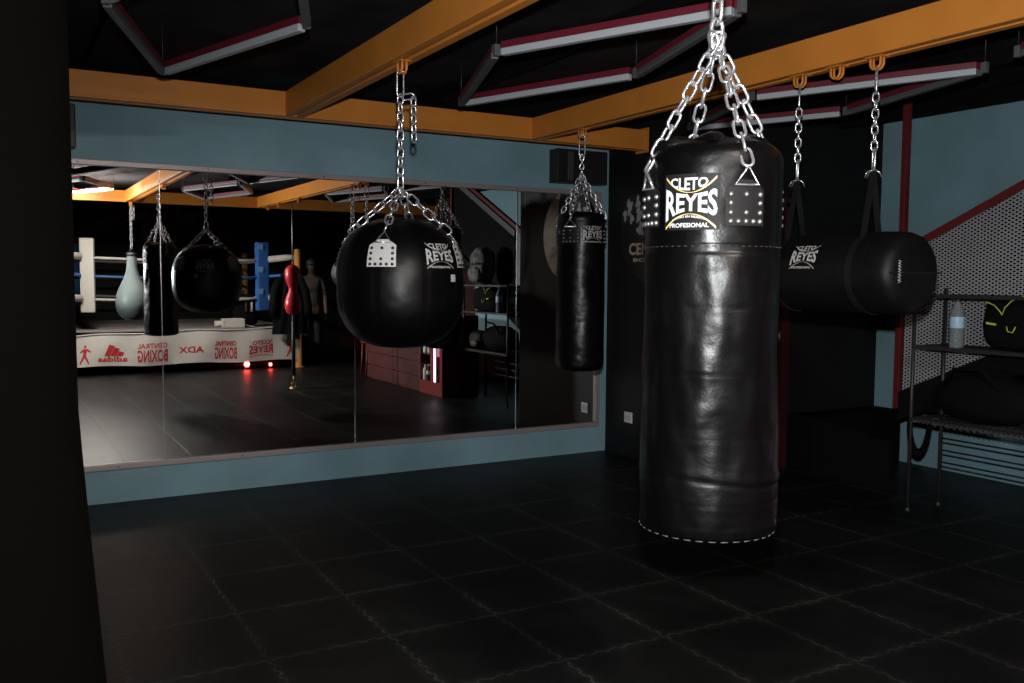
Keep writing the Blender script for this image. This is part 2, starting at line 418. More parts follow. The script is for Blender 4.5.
# ------------------------------------------------------------------ mirror
XM0, XM1 = -.42, 4.50; ZM0, ZM1 = .262, 2.195
mr = thing('wall_mirror', (2.0, D, .22), 'wide wall mirror in four panels with a slim metal frame', 'mirror')
js = [XM0, .989, 2.337, 3.7165, XM1]
for a, c in zip(js, js[1:]):
    mbox((a+.0015, D-.012, ZM0), (c-.0015, D-.006, ZM1)).build('mirror_panel', 'mirror', mr)
for a in js[1:-1]:
    mbox((a-.0022, D-.0135, ZM0), (a+.0022, D-.0115, ZM1)).build('panel_joint', 'seam', mr)
f = MB()
f.box((XM0-.04, D-.035, ZM0-.038), (XM1+.035, D, ZM0)); f.box((XM0-.04, D-.035, ZM1), (XM1+.035, D, ZM1+.036)); f.box((XM1, D-.035, ZM0), (XM1+.035, D, ZM1)); f.box((XM0-.04, D-.035, ZM0), (XM0, D, ZM1))
f.build('mirror_frame', 'frame', mr, .004)
for k in range(5):
    MB().ball((.5+.8*k, D-.036, ZM1+.018), .005, 4).build('frame_screw', 'darksteel', mr); MB().ball((.7+.8*k, D-.036, ZM0-.02), .005, 4).build('frame_screw', 'darksteel', mr)

# speakers on the mirror wall
def speaker(x0, x1, z0, z1, label, side):
    t = thing('wall_speaker', ((x0+x1)/2, D, z0), label, 'speaker', 'black speakers above the mirror')
    mbox((x0, D-.16, z0), (x1, D-.03, z1)).build('speaker_case', 'speaker', t, .008)
    mbox(((x0+x1)/2-.05, D-.04, (z0+z1)/2-.05), ((x0+x1)/2+.05, D, (z0+z1)/2+.05)).build('wall_bracket', 'darksteel', t)
    cx = x0+.125 if side < 0 else x1-.14
    mbox((cx-.028, D-.166, z0+.02), (cx+.028, D-.158, z1-.02)).build('speaker_port', 'cone', t, .004)
    return t
speaker(4.006, 4.50, 2.275, 2.545, 'black box speaker at the right end above the mirror', -1)
speaker(.06, .487, 2.285, 2.55, 'black box speaker at the left end above the mirror', 1)

# outlet plate on the partition
t = thing('wall_outlet', (XS, 6.125, .29), 'small white socket plate low on the black wall', 'socket')
mbox((XS-.010, 6.125-.052, .29), (XS, 6.125+.052, .38)).build('cover_plate', 'plastic_white', t, .003)
s_ = MB()
for dy in (-.022, .022): s_.box((XS-.013, 6.125+dy-.014, .315), (XS-.010, 6.125+dy+.014, .355))
s_.build('socket_insert', 'tag', t, .002)

# round emblem on the partition, lettered CENTRAL BOXING
ce = V((XS-.003, 5.83, 1.89))
t = thing('round_emblem', ce, 'round orange and black club emblem on the black wall', 'emblem')
R = .43
MB().lathe([(0, -.015), (R-.008, -.015), (R, -.010), (R, 0)], ce, 64, axis='X').build('emblem_board', 'emblem_black', t)
def em(u, v, lift=.0):  # u to the reader's right (towards -Y), v up, metres
    return V((ce.x-.0165-lift, ce.y-u, ce.z+v))
o = MB()
def cres(i, j):
    a = -1.25 + 2.5*i
    r0 = R*.97; inner = R*(.97-.80*math.cos(a*1.2)*1.0)
    r = r0 + (max(inner, .1*R)-r0)*j
    return em(r*math.cos(a), r*math.sin(a))
o.grid(cres, 30, 4, False); o.build('emblem_crescent', 'emblem_orange', t, recalc=False)
def blob(mb, cu, cv, r, sq, sd):
    rnd = random.Random(sd); ph = [rnd.uniform(0, 6.28) for _ in range(4)]
    pts = []
    for k in range(26):
        a = 2*PI*k/26; q = r*(1+.28*math.sin(3*a+ph[0])+.18*math.sin(5*a+ph[1])+.1*math.sin(9*a+ph[2]))
        pts.append(em(cu+q*math.cos(a)*.75, cv+q*math.sin(a)*sq, .0006))
    mb.face(pts)
bl = MB()
for q in ((-.30, .20, .045, 1.3, 1), (-.36, .13, .03, 1.5, 2), (-.27, .10, .035, 1.1, 3), (-.17, .13, .05, 1.2, 4), (-.15, .01, .055, 1.0, 5), (-.05, .25, .05, .9, 6), (.08, .22, .04, 1.2, 7), (.02, .06, .06, 1.1, 8), (-.19, .23, .035, 1.4, 9)): blob(bl, *q)
bl.build('emblem_splash', 'print_grey', t, recalc=False)
tx = MB(); put_text(tx, 'CENTRAL', lambda u, v: em(u, v, .0012), -.30, .30, lambda u: -.20, lambda u: -.10)
put_text(tx, 'BOXING', lambda u, v: em(u, v, .0012), -.24, .24, lambda u: -.255, lambda u: -.225)
tx.build('emblem_lettering', 'print_tan', t, recalc=False)

# ------------------------------------------------------------------ ceiling light fixtures
def fixture(name, vs, z, label, dead=True, lit=-1):
    cx = sum(v[0] for v in vs)/4; cy = sum(v[1] for v in vs)/4
    t = thing(name, (cx, cy, z), label, 'ceiling light', 'diamond tube lights')
    for i in range(4):
        a = V((*vs[i], z)); b = V((*vs[(i+1) % 4], z)); d = (b-a).normalized()
        a2, b2 = a+d*.035, b-d*.035
        long = abs(d.x) < .65 or True
        MB().bar(a2+V((0, 0, .048)), b2+V((0, 0, .048)), .030, .030).build('lamp_housing', 'tube_red', t, .003)
        MB().bar(a2+V((0, 0, .016)), b2+V((0, 0, .016)), .036, .032).build('lamp_diffuser', 'tube_lit' if i == lit else ('tube_white' if i % 2 == 0 else 'grey_arm'), t, .006)
        MB().box(a-V((.014, .014, -.004)), a+V((.014, .014, .056))).build('corner_joint', 'grey_arm', t, .003)
        MB().tube([a+V((0, 0, .058)), (a.x, a.y, ZC-.02)], .003, 6).build('hanging_wire', 'darksteel', t)
    return t
A = [(2.853, 3.76), (2.44, 4.90), (2.03, 3.72), (2.50, 2.645)]   # alternate sides carry a pale diffuser
B = [(4.585, 3.93), (4.16, 4.87), (3.757, 3.88), (4.22, 2.79)]
C_ = [(1.15, 3.72), (.786, 4.94), (.40, 3.77), (.765, 2.60)]
sh = lambda vs, dx, dy: [(x+dx, y+dy) for x, y in vs]
fixture('tube_light', A, 2.50, 'red backed diamond tube light between the two ochre beams, above the round bag')
fixture('tube_light', B, 2.50, 'red backed diamond tube light above the horizontal bag')
fixture('tube_light', C_, 2.50, 'red backed diamond tube light at the upper left above the mirror')
fixture('tube_light', sh(A, .05, -2.6), 2.52, 'diamond tube light reflected in the mirror above the round bag')
fixture('tube_light', sh(B, -.03, -2.3), 2.52, 'diamond tube light reflected in the mirror beside the hanging chains')
fixture('tube_light', [(1.42, -.02), (1.02, -1.0), (.56, -.02), (.98, .95)], 2.60, 'lit diamond tube light glaring at the left end of the mirror', lit=0)

# ------------------------------------------------------------------ the large front heavy bag
bc = V((1.683, 1.872, 0)); RB = .179; BZ0, BZ1 = .822, 1.822
t = thing('heavy_bag', (bc.x, bc.y, ZB-.05), 'large black leather heavy bag hanging nearest in front', 'punching bag')
def bagR(z):
    s = (z-BZ0)/(BZ1-BZ0)
    r = RB*(1.012 - .022*s + .012*math.exp(-((s-.12)/.14)**2))
    for zz, dp in ((1.582, .0026), (1.570, .0026), (1.428, .0012), (1.258, .0012), (1.092, .0011), (.924, .0012)):
        r -= dp*math.exp(-((z-zz)/.0035)**2)
    return r
def bagW(x, y, h, a):
    if BZ0+.02 < h < BZ1-.01:
        n = noise.noise(V((math.cos(a)*1.9, math.sin(a)*1.9, h*4.2)))*.0075 + noise.noise(V((math.cos(a)*5, math.sin(a)*5, h*11)))*.0028
        k = 1+n/RB
        k += (.0030*math.exp(-((h-.993-.012*math.sin(a*2+.7))/.013)**2) - .0044*math.exp(-((h-.975-.012*math.sin(a*2+.7))/.005)**2))/RB*(.55+.45*math.sin(a*1.0+2.2))
        if h < 1.56: return x*k, y*k, h
        return x*(1+(k-1)*.35), y*(1+(k-1)*.35), h
    return x, y, h
pr = [(0, BZ0-.012), (.10, BZ0-.010), (.15, BZ0-.004), (.172, BZ0+.006), (.184, BZ0+.022)]
z = BZ0+.04
while z < BZ1-.012: pr.append((bagR(z), z)); z += .006
pr += [(RB*.988, BZ1-.008), (RB*.955, BZ1+.006), (RB*.88, BZ1+.020), (RB*.74, BZ1+.032), (RB*.5, BZ1+.040), (RB*.25, BZ1+.040), (0, BZ1+.040)]
MB().lathe(pr, (bc.x, bc.y, 0), 120, fn=bagW).build('bag_body', 'leather', t)
# gathered leather flap on top
def flap(x, y, h, a):
    k = 1+.10*math.sin(a*7)+.06*math.sin(a*11+1)
    return x*k, y*k, h + .012*math.sin(a*5+.6)*(x*x+y*y)**.5/.15
MB().lathe([(.150, BZ1+.010), (.140, BZ1+.030), (.10, BZ1+.046), (.05, BZ1+.044), (0, BZ1+.044)], (bc.x, bc.y, 0), 72, fn=flap).build('top_flap', 'leather', t)
th = MB()
for zz in (1.568,):
    for k in range(60):
        a0 = 2*PI*k/60; a1 = a0+.06; r = bagR(zz)+.001
        th.tube([(bc.x+r*math.cos(a), bc.y+r*math.sin(a), zz+.014) for a in (a0, a1)], .0012, 4)
th.build('stitching', 'thread', t)
bs = MB()
for k in range(36):
    a0 = 2*PI*k/36; a1 = a0+.10; r = .181
    bs.tube([(bc.x+r*math.cos(a), bc.y+r*math.sin(a), BZ0+.010) for a in (a0, a1)], .0016, 4)
bs.build('bottom_stitching', 'thread_pale', t)
VA = math.degrees(math.atan2(-bc.y, -bc.x))
logo(t, cyl_map(bc, bagR, VA-42, VA+5.5, 1.622, 1.762), patch='patch')
apex = V((bc.x, bc.y, 2.125)); ends = []
for k, th_ in enumerate((26, -64, 116, 206)):
    hw = 16.5
    f = cyl_map(bc, lambda z: RB*.995, VA+th_-hw, VA+th_+hw, 1.632, 1.722)
    plate(t, f, 'patch', 'dullsteel', .0072)
    top = tri_ring(t, f, r=.0042)
    ch = MB(); ch.chain(apex, top+V((0, 0, .004)), .052, .027, .0043, tw=.4+k); ch.build('chain', 'steel', t)
ch = MB(); ch.chain(apex+V((0, 0, -.01)), (bc.x, bc.y, ZB-.05), .078, .036, .0062, tw=.2); ch.build('chain', 'steel', t)
cg = MB()
for k in range(6):
    a = k*PI/3; cg.link(apex+V((math.cos(a)*.010, math.sin(a)*.010, -.004*(k % 3))), (math.cos(a)*.4, math.sin(a)*.4, 1), (-math.sin(a), math.cos(a), 0), .05, .03, .005)
cg.build('chain_knot', 'steel', t)

# ------------------------------------------------------------------ the round bag
bc = V((1.742, 4.155, 0)); zc = 1.452
t = thing('round_bag', (bc.x, bc.y, ZB-.05), 'round black leather wrecking ball bag with white riveted plates', 'punching bag')
def ballR(z, RX=.308, ht=.335, hb=.302):
    s = (z-zc)/(ht if z > zc else hb); s = max(-1, min(1, s))
    return RX*(1-abs(s)**2.7)**(1/2.35)
def gore(x, y, h, a):
    d = abs(((a/(PI/4)) % 1)-.5)
    k = 1-.010*math.exp(-((.5-d)/.035)**2) - .012*(1-math.cos((d)*2*PI))*.0
    n = noise.noise(V((math.cos(a)*3, math.sin(a)*3, h*9)))*.006
    return x*(k+n), y*(k+n), h
pr = [(0, zc-.302)] + [(ballR(zc-.302+.637*i/60), zc-.302+.637*i/60) for i in range(1, 60)] + [(0, zc+.335)]
pr[1] = (max(pr[1][0], .1), pr[1][1])
MB().lathe(pr, (bc.x, bc.y, 0), 128, fn=gore).build('bag_body', 'leather_ball', t)
VA = math.degrees(math.atan2(-bc.y, -bc.x))
logo(t, cyl_map(bc, ballR, VA+22, VA+56, 1.535, 1.665), gold='print_grey', fine=False)
logo(t, cyl_map(bc, ballR, VA+202, VA+234, 1.525, 1.655), gold='print_grey', fine=False)
for a in (52, 232):
    f = cyl_map(bc, ballR, VA+a-3.2, VA+a+3.2, 1.478, 1.512); MB().grid(lambda u, v: f(u, v, .004), 3, 2).build('bag_tag', 'tag', t)
apex = V((bc.x, bc.y, 1.925))
for k, a in enumerate((-17, -92, 73, 163)):
    f = cyl_map(bc, ballR, VA+a-13, VA+a+13, 1.545, 1.645)
    plate(t, f, 'white_plate', 'darksteel', .0075, .006)
    top = tri_ring(t, f, r=.0045)
    ch = MB(); ch.chain(apex, top+V((0, 0, .006)), .066, .036, .0052, tw=k*.7); ch.build('chain', 'steel', t)
ch = MB(); ch.link((bc.x, bc.y, ZB-.10), (0, 0, 1), (1, 0, 0), .13, .034, .005); ch.chain((bc.x, bc.y, ZB-.155), (bc.x, bc.y, 1.99), .052, .030, .0048, tw=.5); ch.link((bc.x, bc.y, 1.955), (0, 0, 1), (.8, .3, 0), .085, .034, .005)
ch.build('chain', 'steel', t)
lp = MB(); lp.chain((bc.x+.055, bc.y-.03, ZB-.165), (bc.x+.058, bc.y-.032, ZB-.375), .052, .030, .0048, tw=.9); lp.chain((bc.x+.012, bc.y, ZB-.165), (bc.x+.055, bc.y-.03, ZB-.160), .05, .028, .0045)
lp.build('spare_chain', 'steel', t)

# ------------------------------------------------------------------ slim bag by the mirror
bc = V((3.585, 5.325, 0)); RS = .170; z0, z1 = .862, 1.945
t = thing('slim_heavy_bag', (bc.x, bc.y, ZB-.05), 'slim black heavy bag hanging close to the right end of the mirror', 'punching bag')
def slimW(x, y, h, a):
    n = noise.noise(V((math.cos(a)*2, math.sin(a)*2, h*6+9)))*.018
    return x*(1+n), y*(1+n), h
pr = [(0, z0-.01), (.12, z0-.008), (.155, z0+.004), (.167, z0+.03)] + [(RS*(1.0-.03*((z0+.05+i*.03)-z0)) - .003*math.exp(-(((z0+.05+i*.03)-1.70)/.02)**2), z0+.05+i*.03) for i in range(34)] + [(.164, z1-.015), (.150, z1), (.08, z1+.012), (0, z1+.012)]
MB().lathe(pr, (bc.x, bc.y, 0), 72, fn=slimW).build('bag_body', 'leather', t)
VA = math.degrees(math.atan2(-bc.y, -bc.x))
rs = lambda z: RS*.99
logo(t, cyl_map(bc, rs, VA+3, VA+58, 1.735, 1.862), white='print_grey', gold='print_grey', fine=False)
logo(t, cyl_map(bc, rs, VA+190, VA+246, 1.735, 1.862), white='print_grey', gold='print_grey', fine=False)
apex = V((bc.x, bc.y, 2.215))
for k, a in enumerate((-25, 84, 155, 245)):
    f = cyl_map(bc, rs, VA+a-24, VA+a+24, 1.735, 1.835)
    plate(t, f, 'patch', 'dullsteel', .007)
    top = tri_ring(t, f, r=.004)
    ch = MB(); ch.chain(apex, top+V((0, 0, .004)), .046, .028, .0048, tw=k*.6); ch.build('chain', 'steel', t)
ch = MB(); ch.link((bc.x, bc.y, ZB-.115), (0, 0, 1), (1, -.4, 0), .15, .04, .0055); ch.chain((bc.x, bc.y, ZB-.18), (bc.x, bc.y, 2.19), .045, .028, .005); ch.build('chain', 'steel', t)

# ------------------------------------------------------------------ horizontal bag
hx, hz, RH = 3.595, 1.533, .190; hy0, hy1 = 2.66, 3.62
t = thing('horizontal_bag', (hx, 3.14, ZB-.05), 'black uppercut bag slung level on two chains and straps', 'punching bag')
def hW(x, y, h, a):
    k = 1 + noise.noise(V((math.cos(a)*2, math.sin(a)*2, h*6)))*.02
    for yy in (2.80, 2.895, 2.925, 3.36, 3.39): k -= .013*math.exp(-((h-yy)/.006)**2)
    return x*k, y*k, h
pr = [(0, hy0)] + [(RH*.72, hy0+.002), (RH*.90, hy0+.02), (RH*.97, hy0+.05), (RH*.99, hy0+.09)] + [(RH, hy0+.12+i*(hy1-hy0-.24)/110) for i in range(111)] + [(RH*.985, hy1-.08), (RH*.95, hy1-.035), (RH*.8, hy1-.004), (0, hy1)]
MB().lathe(pr, (hx, 0, hz), 72, axis='Y', fn=hW).build('bag_body', 'leather_h', t)
def hmap(y0, y1, a0, a1):
    def f(u, v, lift=.002):
        a = math.radians(a0+(a1-a0)*v); r = RH+lift+.003
        return V((hx - r*math.cos(a), y0+(y1-y0)*u, hz + r*math.sin(a)))
    return f
logo(t, hmap(3.235, 3.065, 4, 44), gold='print_tan', fine=False)
lc = MB()   # laced closure on the end cap
for k in range(8):
    zz = hz-.045+k*.0125
    lc.tube([(hx-.128, hy0-.001, zz), (hx-.108, hy0-.003, zz+.006), (hx-.128, hy0-.001, zz+.012)], .0028, 5)
lc.build('lacing', 'dullsteel', t)
cs = MB(); cs.box((hx-RH*.9, hy0-.003, hz-.004), (hx+RH*.9, hy0+.012, hz+.004)); cs.build('cap_seam', 'leather_strap', t)
for y_, zb in ((2.911, 2.005), (3.376, 2.0)):
    top = V((hx, y_, zb))
    ch = MB(); ch.link((hx, y_, ZB-.105), (0, 0, 1), (.7, .7, 0), .13, .042, .005); ch.chain((hx, y_, ZB-.165), (hx, y_, zb+.10), .05, .028, .0048); ch.link((hx, y_, zb+.055), (0, 0, 1), (.6, .8, 0), .105, .042, .0055)
    for dx, dy in ((-.02, .012), (.02, -.012), (0, .02)): ch.tube([(hx, y_, zb+.012), (hx+dx*1.3, y_+dy*1.2, zb-.004), (hx+dx*1.6, y_+dy*1.8, zb-.028)], .0028, 5)
    ch.build('chain', 'steel', t)
    st = MB()
    # strap: two falls from the chain down both flanks and round beneath
    pts = [V((hx, y_, zb))]
    for k in range(0, 25):
        a = math.radians(28 + (360-56)*k/24); pts.append(V((hx+(RH+.004)*math.sin(a)*1.0, y_+(.03 if k < 12 else -.03), hz+(RH+.004)*math.cos(a))))
    pts.append(V((hx, y_, zb)))
    for p0, p1 in zip(pts, pts[1:]):
        st.bar(p0, p1, .032, .005, up=(0, .02, 1) if abs((p1-p0).normalized().z) < .9 else (1, 0, 0))
    st.build('strap', 'leather_strap', t)

# ------------------------------------------------------------------ teardrop bag (seen in the mirror)
bc = V((1.745, -1.12, 0))
bc.y = -1.0
t = thing('teardrop_bag', (bc.x, bc.y, ZB-.05), 'pear shaped bag reflected at the left of the mirror', 'punching bag')
k_ = [(0, .86), (.07, .865), (.13, .90), (.175, .97), (.195, 1.06), (.192, 1.16), (.170, 1.27), (.138, 1.38), (.112, 1.47), (.098, 1.56), (.092, 1.65), (.092, 1.74), (.086, 1.79), (.05, 1.81), (0, 1.815)]
k_ = [(a*(1.18 if h_ < 1.3 else 1.18-.45*min(1, (h_-1.3)/.3)), h_) for a, h_ in k_]
MB().lathe(k_, (bc.x, bc.y, 0), 64).build('bag_body', 'leather_grey', t, sub=1)
cl = MB(); cl.lathe([(.070, 1.765), (.074, 1.775), (.074, 1.80), (.070, 1.81)], (bc.x, bc.y, 0), 40); cl.tube([(bc.x-.05, bc.y, 1.81), (bc.x, bc.y, 1.88), (bc.x+.05, bc.y, 1.81)], .005, 6); cl.build('collar', 'leather_strap', t)
ch = MB(); ch.chain((bc.x, bc.y, ZB-.04), (bc.x, bc.y, 1.87), .05, .036, .006); ch.chain((bc.x+.03, bc.y, ZB-.05), (bc.x+.035, bc.y, 2.28), .05, .03, .0055); ch.build('chain', 'steel', t)

# ------------------------------------------------------------------ red double-end bag
bx, by = 3.50, .86
t = thing('double_end_bag', (bx, by, 0), 'red peanut shaped double end bag on a floor anchored cord', 'punching bag')
pk = [(0, .985), (.05, .99), (.085, 1.02), (.105, 1.07), (.112, 1.12), (.105, 1.18), (.082, 1.24), (.058, 1.29), (.05, 1.32), (.056, 1.35), (.076, 1.40), (.098, 1.46), (.106, 1.52), (.098, 1.58), (.075, 1.62), (.04, 1.645), (0, 1.65)]
pm = MB().lathe(pk, (bx, by, 0), 40).build('bag_body', 'red_leather', t)
ws = MB(); ws.lathe([(.052, 1.305), (.056, 1.312), (.056, 1.328), (.052, 1.335)], (bx, by, 0), 32)
ws.build('waist_band', 'red_leather', t)
MB().tube([(bx, by, 1.64), (bx, by, 1.70)], .012, 8).build('top_loop', 'red_leather', t)
MB().tube([(bx, by, 1.69), (bx, by, ZB-.05)], .008, 8).build('hanging_cord', 'dullsteel', t)
MB().tube([(bx, by, .99), (bx, by, .6), (bx, by, .17)], [.016, .026, .026], 8).build('elastic_cord', 'rubber', t)
an = MB(); an.tube([(bx, by, .18), (bx, by, .06)], .008, 6); an.lathe([(.0, .02), (.05, .018), (.06, .0)], (bx, by, 0), 20); an.link((bx, by, .05), (0, 0, 1), (1, 0, 0), .08, .05, .006); an.build('floor_anchor', 'brass', t)

# ------------------------------------------------------------------ boxing ring behind the camera
RX0, RX1, RY0, RY1, RZ = .78, 4.40, -1.95, -5.55, .66
t = thing('boxing_ring', ((RX0+RX1)/2, (RY0+RY1)/2, 0), 'boxing ring with white lettered apron, reflected in the mirror', 'boxing ring')
mbox((RX0+.05, RY1+.05, .04), (RX1-.05, RY0-.06, RZ-.02)).build('platform', 'black_sheet', t)
mbox((RX0, RY1, RZ-.02), (RX1, RY0, RZ)).build('canvas', 'canvas', t, .008)
def apr(u, v, lift=0):
    x = RX1 - (RX1-RX0)*u; sag = .03*math.sin(u*9)+.02*math.sin(u*23)
    z = .130+.012*math.sin(u*17) + (.655 - .130)*v - .06*(1-u)*0 - .075*u*u*v
    return V((x, RY0+.015+.012*math.sin(u*31+v*3)+.012*(1-v)*math.sin(u*15) + .03*(1-v)+lift, z))
MB().grid(lambda u, v: apr(u, v), 90, 8).build('apron', 'vinyl_white', t)
tr = MB(); tr.tube([apr(i/40, 1.0, .004) for i in range(41)], .012, 6); tr.build('apron_edge', 'vinyl_white', t)
am = lambda xa, xb, za, zb: (lambda u, v: apr((RX1-(xa+(xb-xa)*u))/(RX1-RX0), (za+(zb-za)*v-.13)/(.525-.075*((RX1-xa)/(RX1-RX0))**2), .004))
pt = MB()
def atext(s, xa, xb, za, zb, top=None, **k):   # xa > xb: reads rightwards for someone facing the ring
    put_text(pt, s, am(xa, xb, za, zb), **k)
for xa, xb in ((2.346, 1.913), (3.393, 3.051)):
    atext('CENTRAL', xa, xb, .395, .475); atext('BOXING', xa, xb, .185, .375)
atext('ADX', 2.883, 2.508, .285, .385)
q2 = lambda u: (2*u-1)**2
atext('CLETO', 3.925, 3.64, .39, .46)
atext('REYES', 3.97, 3.583, .22, .40, lo=lambda u: .25-.2*q2(u), hi=lambda u: .8+.2*q2(u))
f = am(3.97, 3.58, .19, .47)
band(pt, f, lambda t_: (t_, .02+.10*(1-(2*t_-1)**2), 1), .04)
for (u0, v0, u1, v1) in ((.02, .98, .16, .75), (.98, .98, .84, .75)):
    pt.face([f(u0-.02, v0), f(u0+.02, v0+.03), f(u1+.02, v1), f(u1-.01, v1-.02)])
# three slanted bars over a small word
f = am(1.74, 1.40, .28, .455)
for i, (u0, hgt) in enumerate(((.10, .42), (.36, .75), (.62, 1.0))):
    pt.face([f(u0, 0), f(u0+.24, 0), f(u0+.24-hgt*.22, hgt), f(u0-hgt*.22+.02, hgt-.12)])
atext('adidas', 1.77, 1.36, .195, .275)
# little boxer figures
for xa, xb in ((4.345, 4.165), (1.27, 1.09)):
    f = am(xa, xb, .16, .46)
    def limb(u0, v0, u1, v1, w0=.13, w1=.08):
        dx, dy = u1-u0, v1-v0; l = math.hypot(dx, dy); nx, ny = -dy/l, dx/l
        pt.face([f(u0+nx*w0/2, v0+ny*w0/2), f(u1+nx*w1/2, v1+ny*w1/2), f(u1-nx*w1/2, v1-ny*w1/2), f(u0-nx*w0/2, v0-ny*w0/2)])
    limb(.5, .45, .42, .78, .22, .28); limb(.5, .48, .20, .04, .17, .10); limb(.5, .48, .86, .05, .17, .10); limb(.36, .76, .02, .62, .12, .09); limb(.48, .76, .80, .62, .12, .09)
    pt.face([f(.42+.09*math.cos(a), .90+.08*math.sin(a)) for a in [2*PI*k/12 for k in range(12)]])
pt.build('apron_lettering', 'print_red', t, recalc=False)
corners = [(RX0, RY0), (RX1, RY0), (RX1, RY1), (RX0, RY1)]
rope_z = [(1.76, 'rope_white'), (1.48, 'rope_blue'), (1.13, 'rope_white')]
cxm, cym = (RX0+RX1)/2, (RY0+RY1)/2
padc = ['pad_white', 'pad_blue', 'pad_white', 'pad_blue']
for k, (x, y) in enumerate(corners):
    MB().lathe([(0, 0), (.12, 0), (.12, .012), (.055, .016), (.055, 1.93), (.03, 1.945), (0, 1.945)], (x, y, 0), 24).build('corner_post', 'wood_post', t)
    sx, sy = (1 if x < cxm else -1), (1 if y < cym else -1)
    pc = V((x+sx*.50, y+sy*.33, 0)); d = V((sx, sy, 0)).normalized(); w_ = V((-d.y, d.x, 0))
    if k in (0, 1): d = V((sx*.25, sy, 0)).normalized(); w_ = V((-d.y, d.x, 0))
    pd = MB()
    for zz0, zz1 in ((.93, 2.05),):
        c0 = [pc+w_*i*.10+d*j*.06 for i, j in ((-1, -1), (1, -1), (1, 1), (-1, 1))]
        vs = [[pd.bm.verts.new((p.x, p.y, z)) for p in c0] for z in (zz0, (zz0+zz1)/2, zz1)]
        for a, b2 in zip(vs, vs[1:]):
            for i in range(4): pd.bm.faces.new([a[i], a[(i+1) % 4], b2[(i+1) % 4], b2[i]])
        pd.bm.faces.new(vs[0]); pd.bm.faces.new(vs[-1])
    po = pd.build('corner_pad', padc[k], t, .02)
    if k == 1:
        for z_ in (1.93, 1.56, 1.20):
            mbox((pc.x-.085, pc.y+.055, z_), (pc.x-.0, pc.y+.078, z_+.09)).build('pad_print', 'pad_print', po)
    for i, (z_, c_) in enumerate(rope_z[:3]):
        tb = MB(); p0 = V((x, y, z_+.06)); p1 = V((pc.x, pc.y, z_))
        tb.tube([p0, p0*.7+p1*.3, p0*.2+p1*.8], [.03, .055, .055] if i != 1 else [.02, .025, .025], 10); tb.build('turnbuckle_cover', 'pad_white' if i != 1 else 'pad_blue', t)
ins = [V((x+(1 if x < cxm else -1)*.45, y+(1 if y < cym else -1)*.30, 0)) for x, y in corners]
for z_, c_ in rope_z:
    for a, b2 in zip(ins, ins[1:]+ins[:1]):
        MB().tube([(a+(b2-a)*i/8)+V((0, 0, z_-.03*math.sin(PI*i/8))) for i in range(9)], .022, 8).build('rope', c_, t)

# things in and around the ring
t = thing('hooded_robe', (4.22, -1.80, .56), 'black robe hung over the ring corner behind the red bag', 'robe')
def robe(u, v):
    a = u*2*PI; w = .20+.09*(1-v)+(-.06 if v > .9 else 0)*((v-.9)/.1); fl = .012*math.sin(a*9+v*4)
    return V((4.22+(w+fl)*math.cos(a), -1.80+(.085+fl)*math.sin(a)-.03*0, .56+.98*v - .05*abs(math.cos(a))*v))
MB().grid(robe, 60, 14).face([robe(i/30, 1) for i in range(30)]).build('robe_body', 'cloth_black', t)
for s in (-1, 1):
    MB().tube([(4.22+s*.16, -1.79, 1.46), (4.22+s*.25, -1.77, 1.25), (4.22+s*.285, -1.75, 1.0), (4.22+s*.28, -1.75, .86)], [.075, .075, .07, .065], 12).build('robe_sleeve', 'cloth_black', t)
MB().tube([(4.12, -1.87, 1.52), (4.16, -1.71, 1.53), (4.28, -1.71, 1.53), (4.32, -1.87, 1.52)], .035, 8).build('robe_hood', 'cloth_black', t)
t = thing('gym_bag', (3.62, -2.32, RZ), 'black gym bag with white trim sitting on the ring canvas', 'bag')
def bagbox(mb, c, hx_, hy_, hz_, n=24, m_=12, p=3.2, wob=.02, sd=0):
    c = V(c)
    def f(u, v):
        a = 2*PI*u; b_ = -PI/2+PI*v
        sg = lambda q, e: math.copysign(abs(q)**e, q)
        e = 2/p
        x, y, z = sg(math.cos(b_), e)*sg(math.cos(a), e), sg(math.cos(b_), e)*sg(math.sin(a), e), sg(math.sin(b_), e)
        k = 1+wob*noise.noise(V((x*2.3+sd, y*2.3, z*2.3)))*2
        return V((c.x+x*hx_*k, c.y+y*hy_*k, c.z+z*hz_*(1+wob*noise.noise(V((x*3, y*3+sd, 5))))))
    return mb.grid(f, n, m_)
bagbox(MB(), (3.66, -2.42, RZ+.27), .21, .12, .27, sd=4).build('bag_body', 'cloth_black', t)
MB().tube([(3.48, -2.30, RZ+.46), (3.6, -2.285, RZ+.475), (3.74, -2.285, RZ+.47), (3.84, -2.30, RZ+.50)], .016, 8).build('bag_trim', 'pad_white', t)
for dx in (-.02, .07): MB().tube([(3.66+dx, -2.295, RZ+.45), (3.66+dx, -2.29, RZ+.25)], .018, 6).build('bag_strap', 'cloth_brown' if dx < 0 else 'white_stripe', t)
t = thing('glove_box', (3.40, -2.12, RZ), 'open white cardboard box lying on the ring canvas edge', 'box')
bxm = MB(); bxm.box((3.22, -2.22, RZ), (3.55, -2.21, RZ+.15)); bxm.box((3.22, -2.02, RZ), (3.55, -2.01, RZ+.14)); bxm.box((3.22, -2.22, RZ), (3.23, -2.01, RZ+.145)); bxm.box((3.54, -2.22, RZ), (3.55, -2.01, RZ+.145)); bxm.box((3.22, -2.22, RZ), (3.55, -2.01, RZ+.01))
bxm.build('box_tray', 'paper', t)
mbox((3.56, -2.20, RZ+.03), (3.70, -2.02, RZ+.04), rot=Matrix.Rotation(.25, 3, 'Y')).build('box_flap', 'paper', t)
t = thing('hand_wrap', (3.26, -2.5, RZ), 'small white rolled hand wrap on the canvas behind the box', 'hand wrap')
MB().tube([(3.18, -2.5, RZ+.05), (3.32, -2.5, RZ+.05)], .05, 14).build('wrap_roll', 'paper', t)
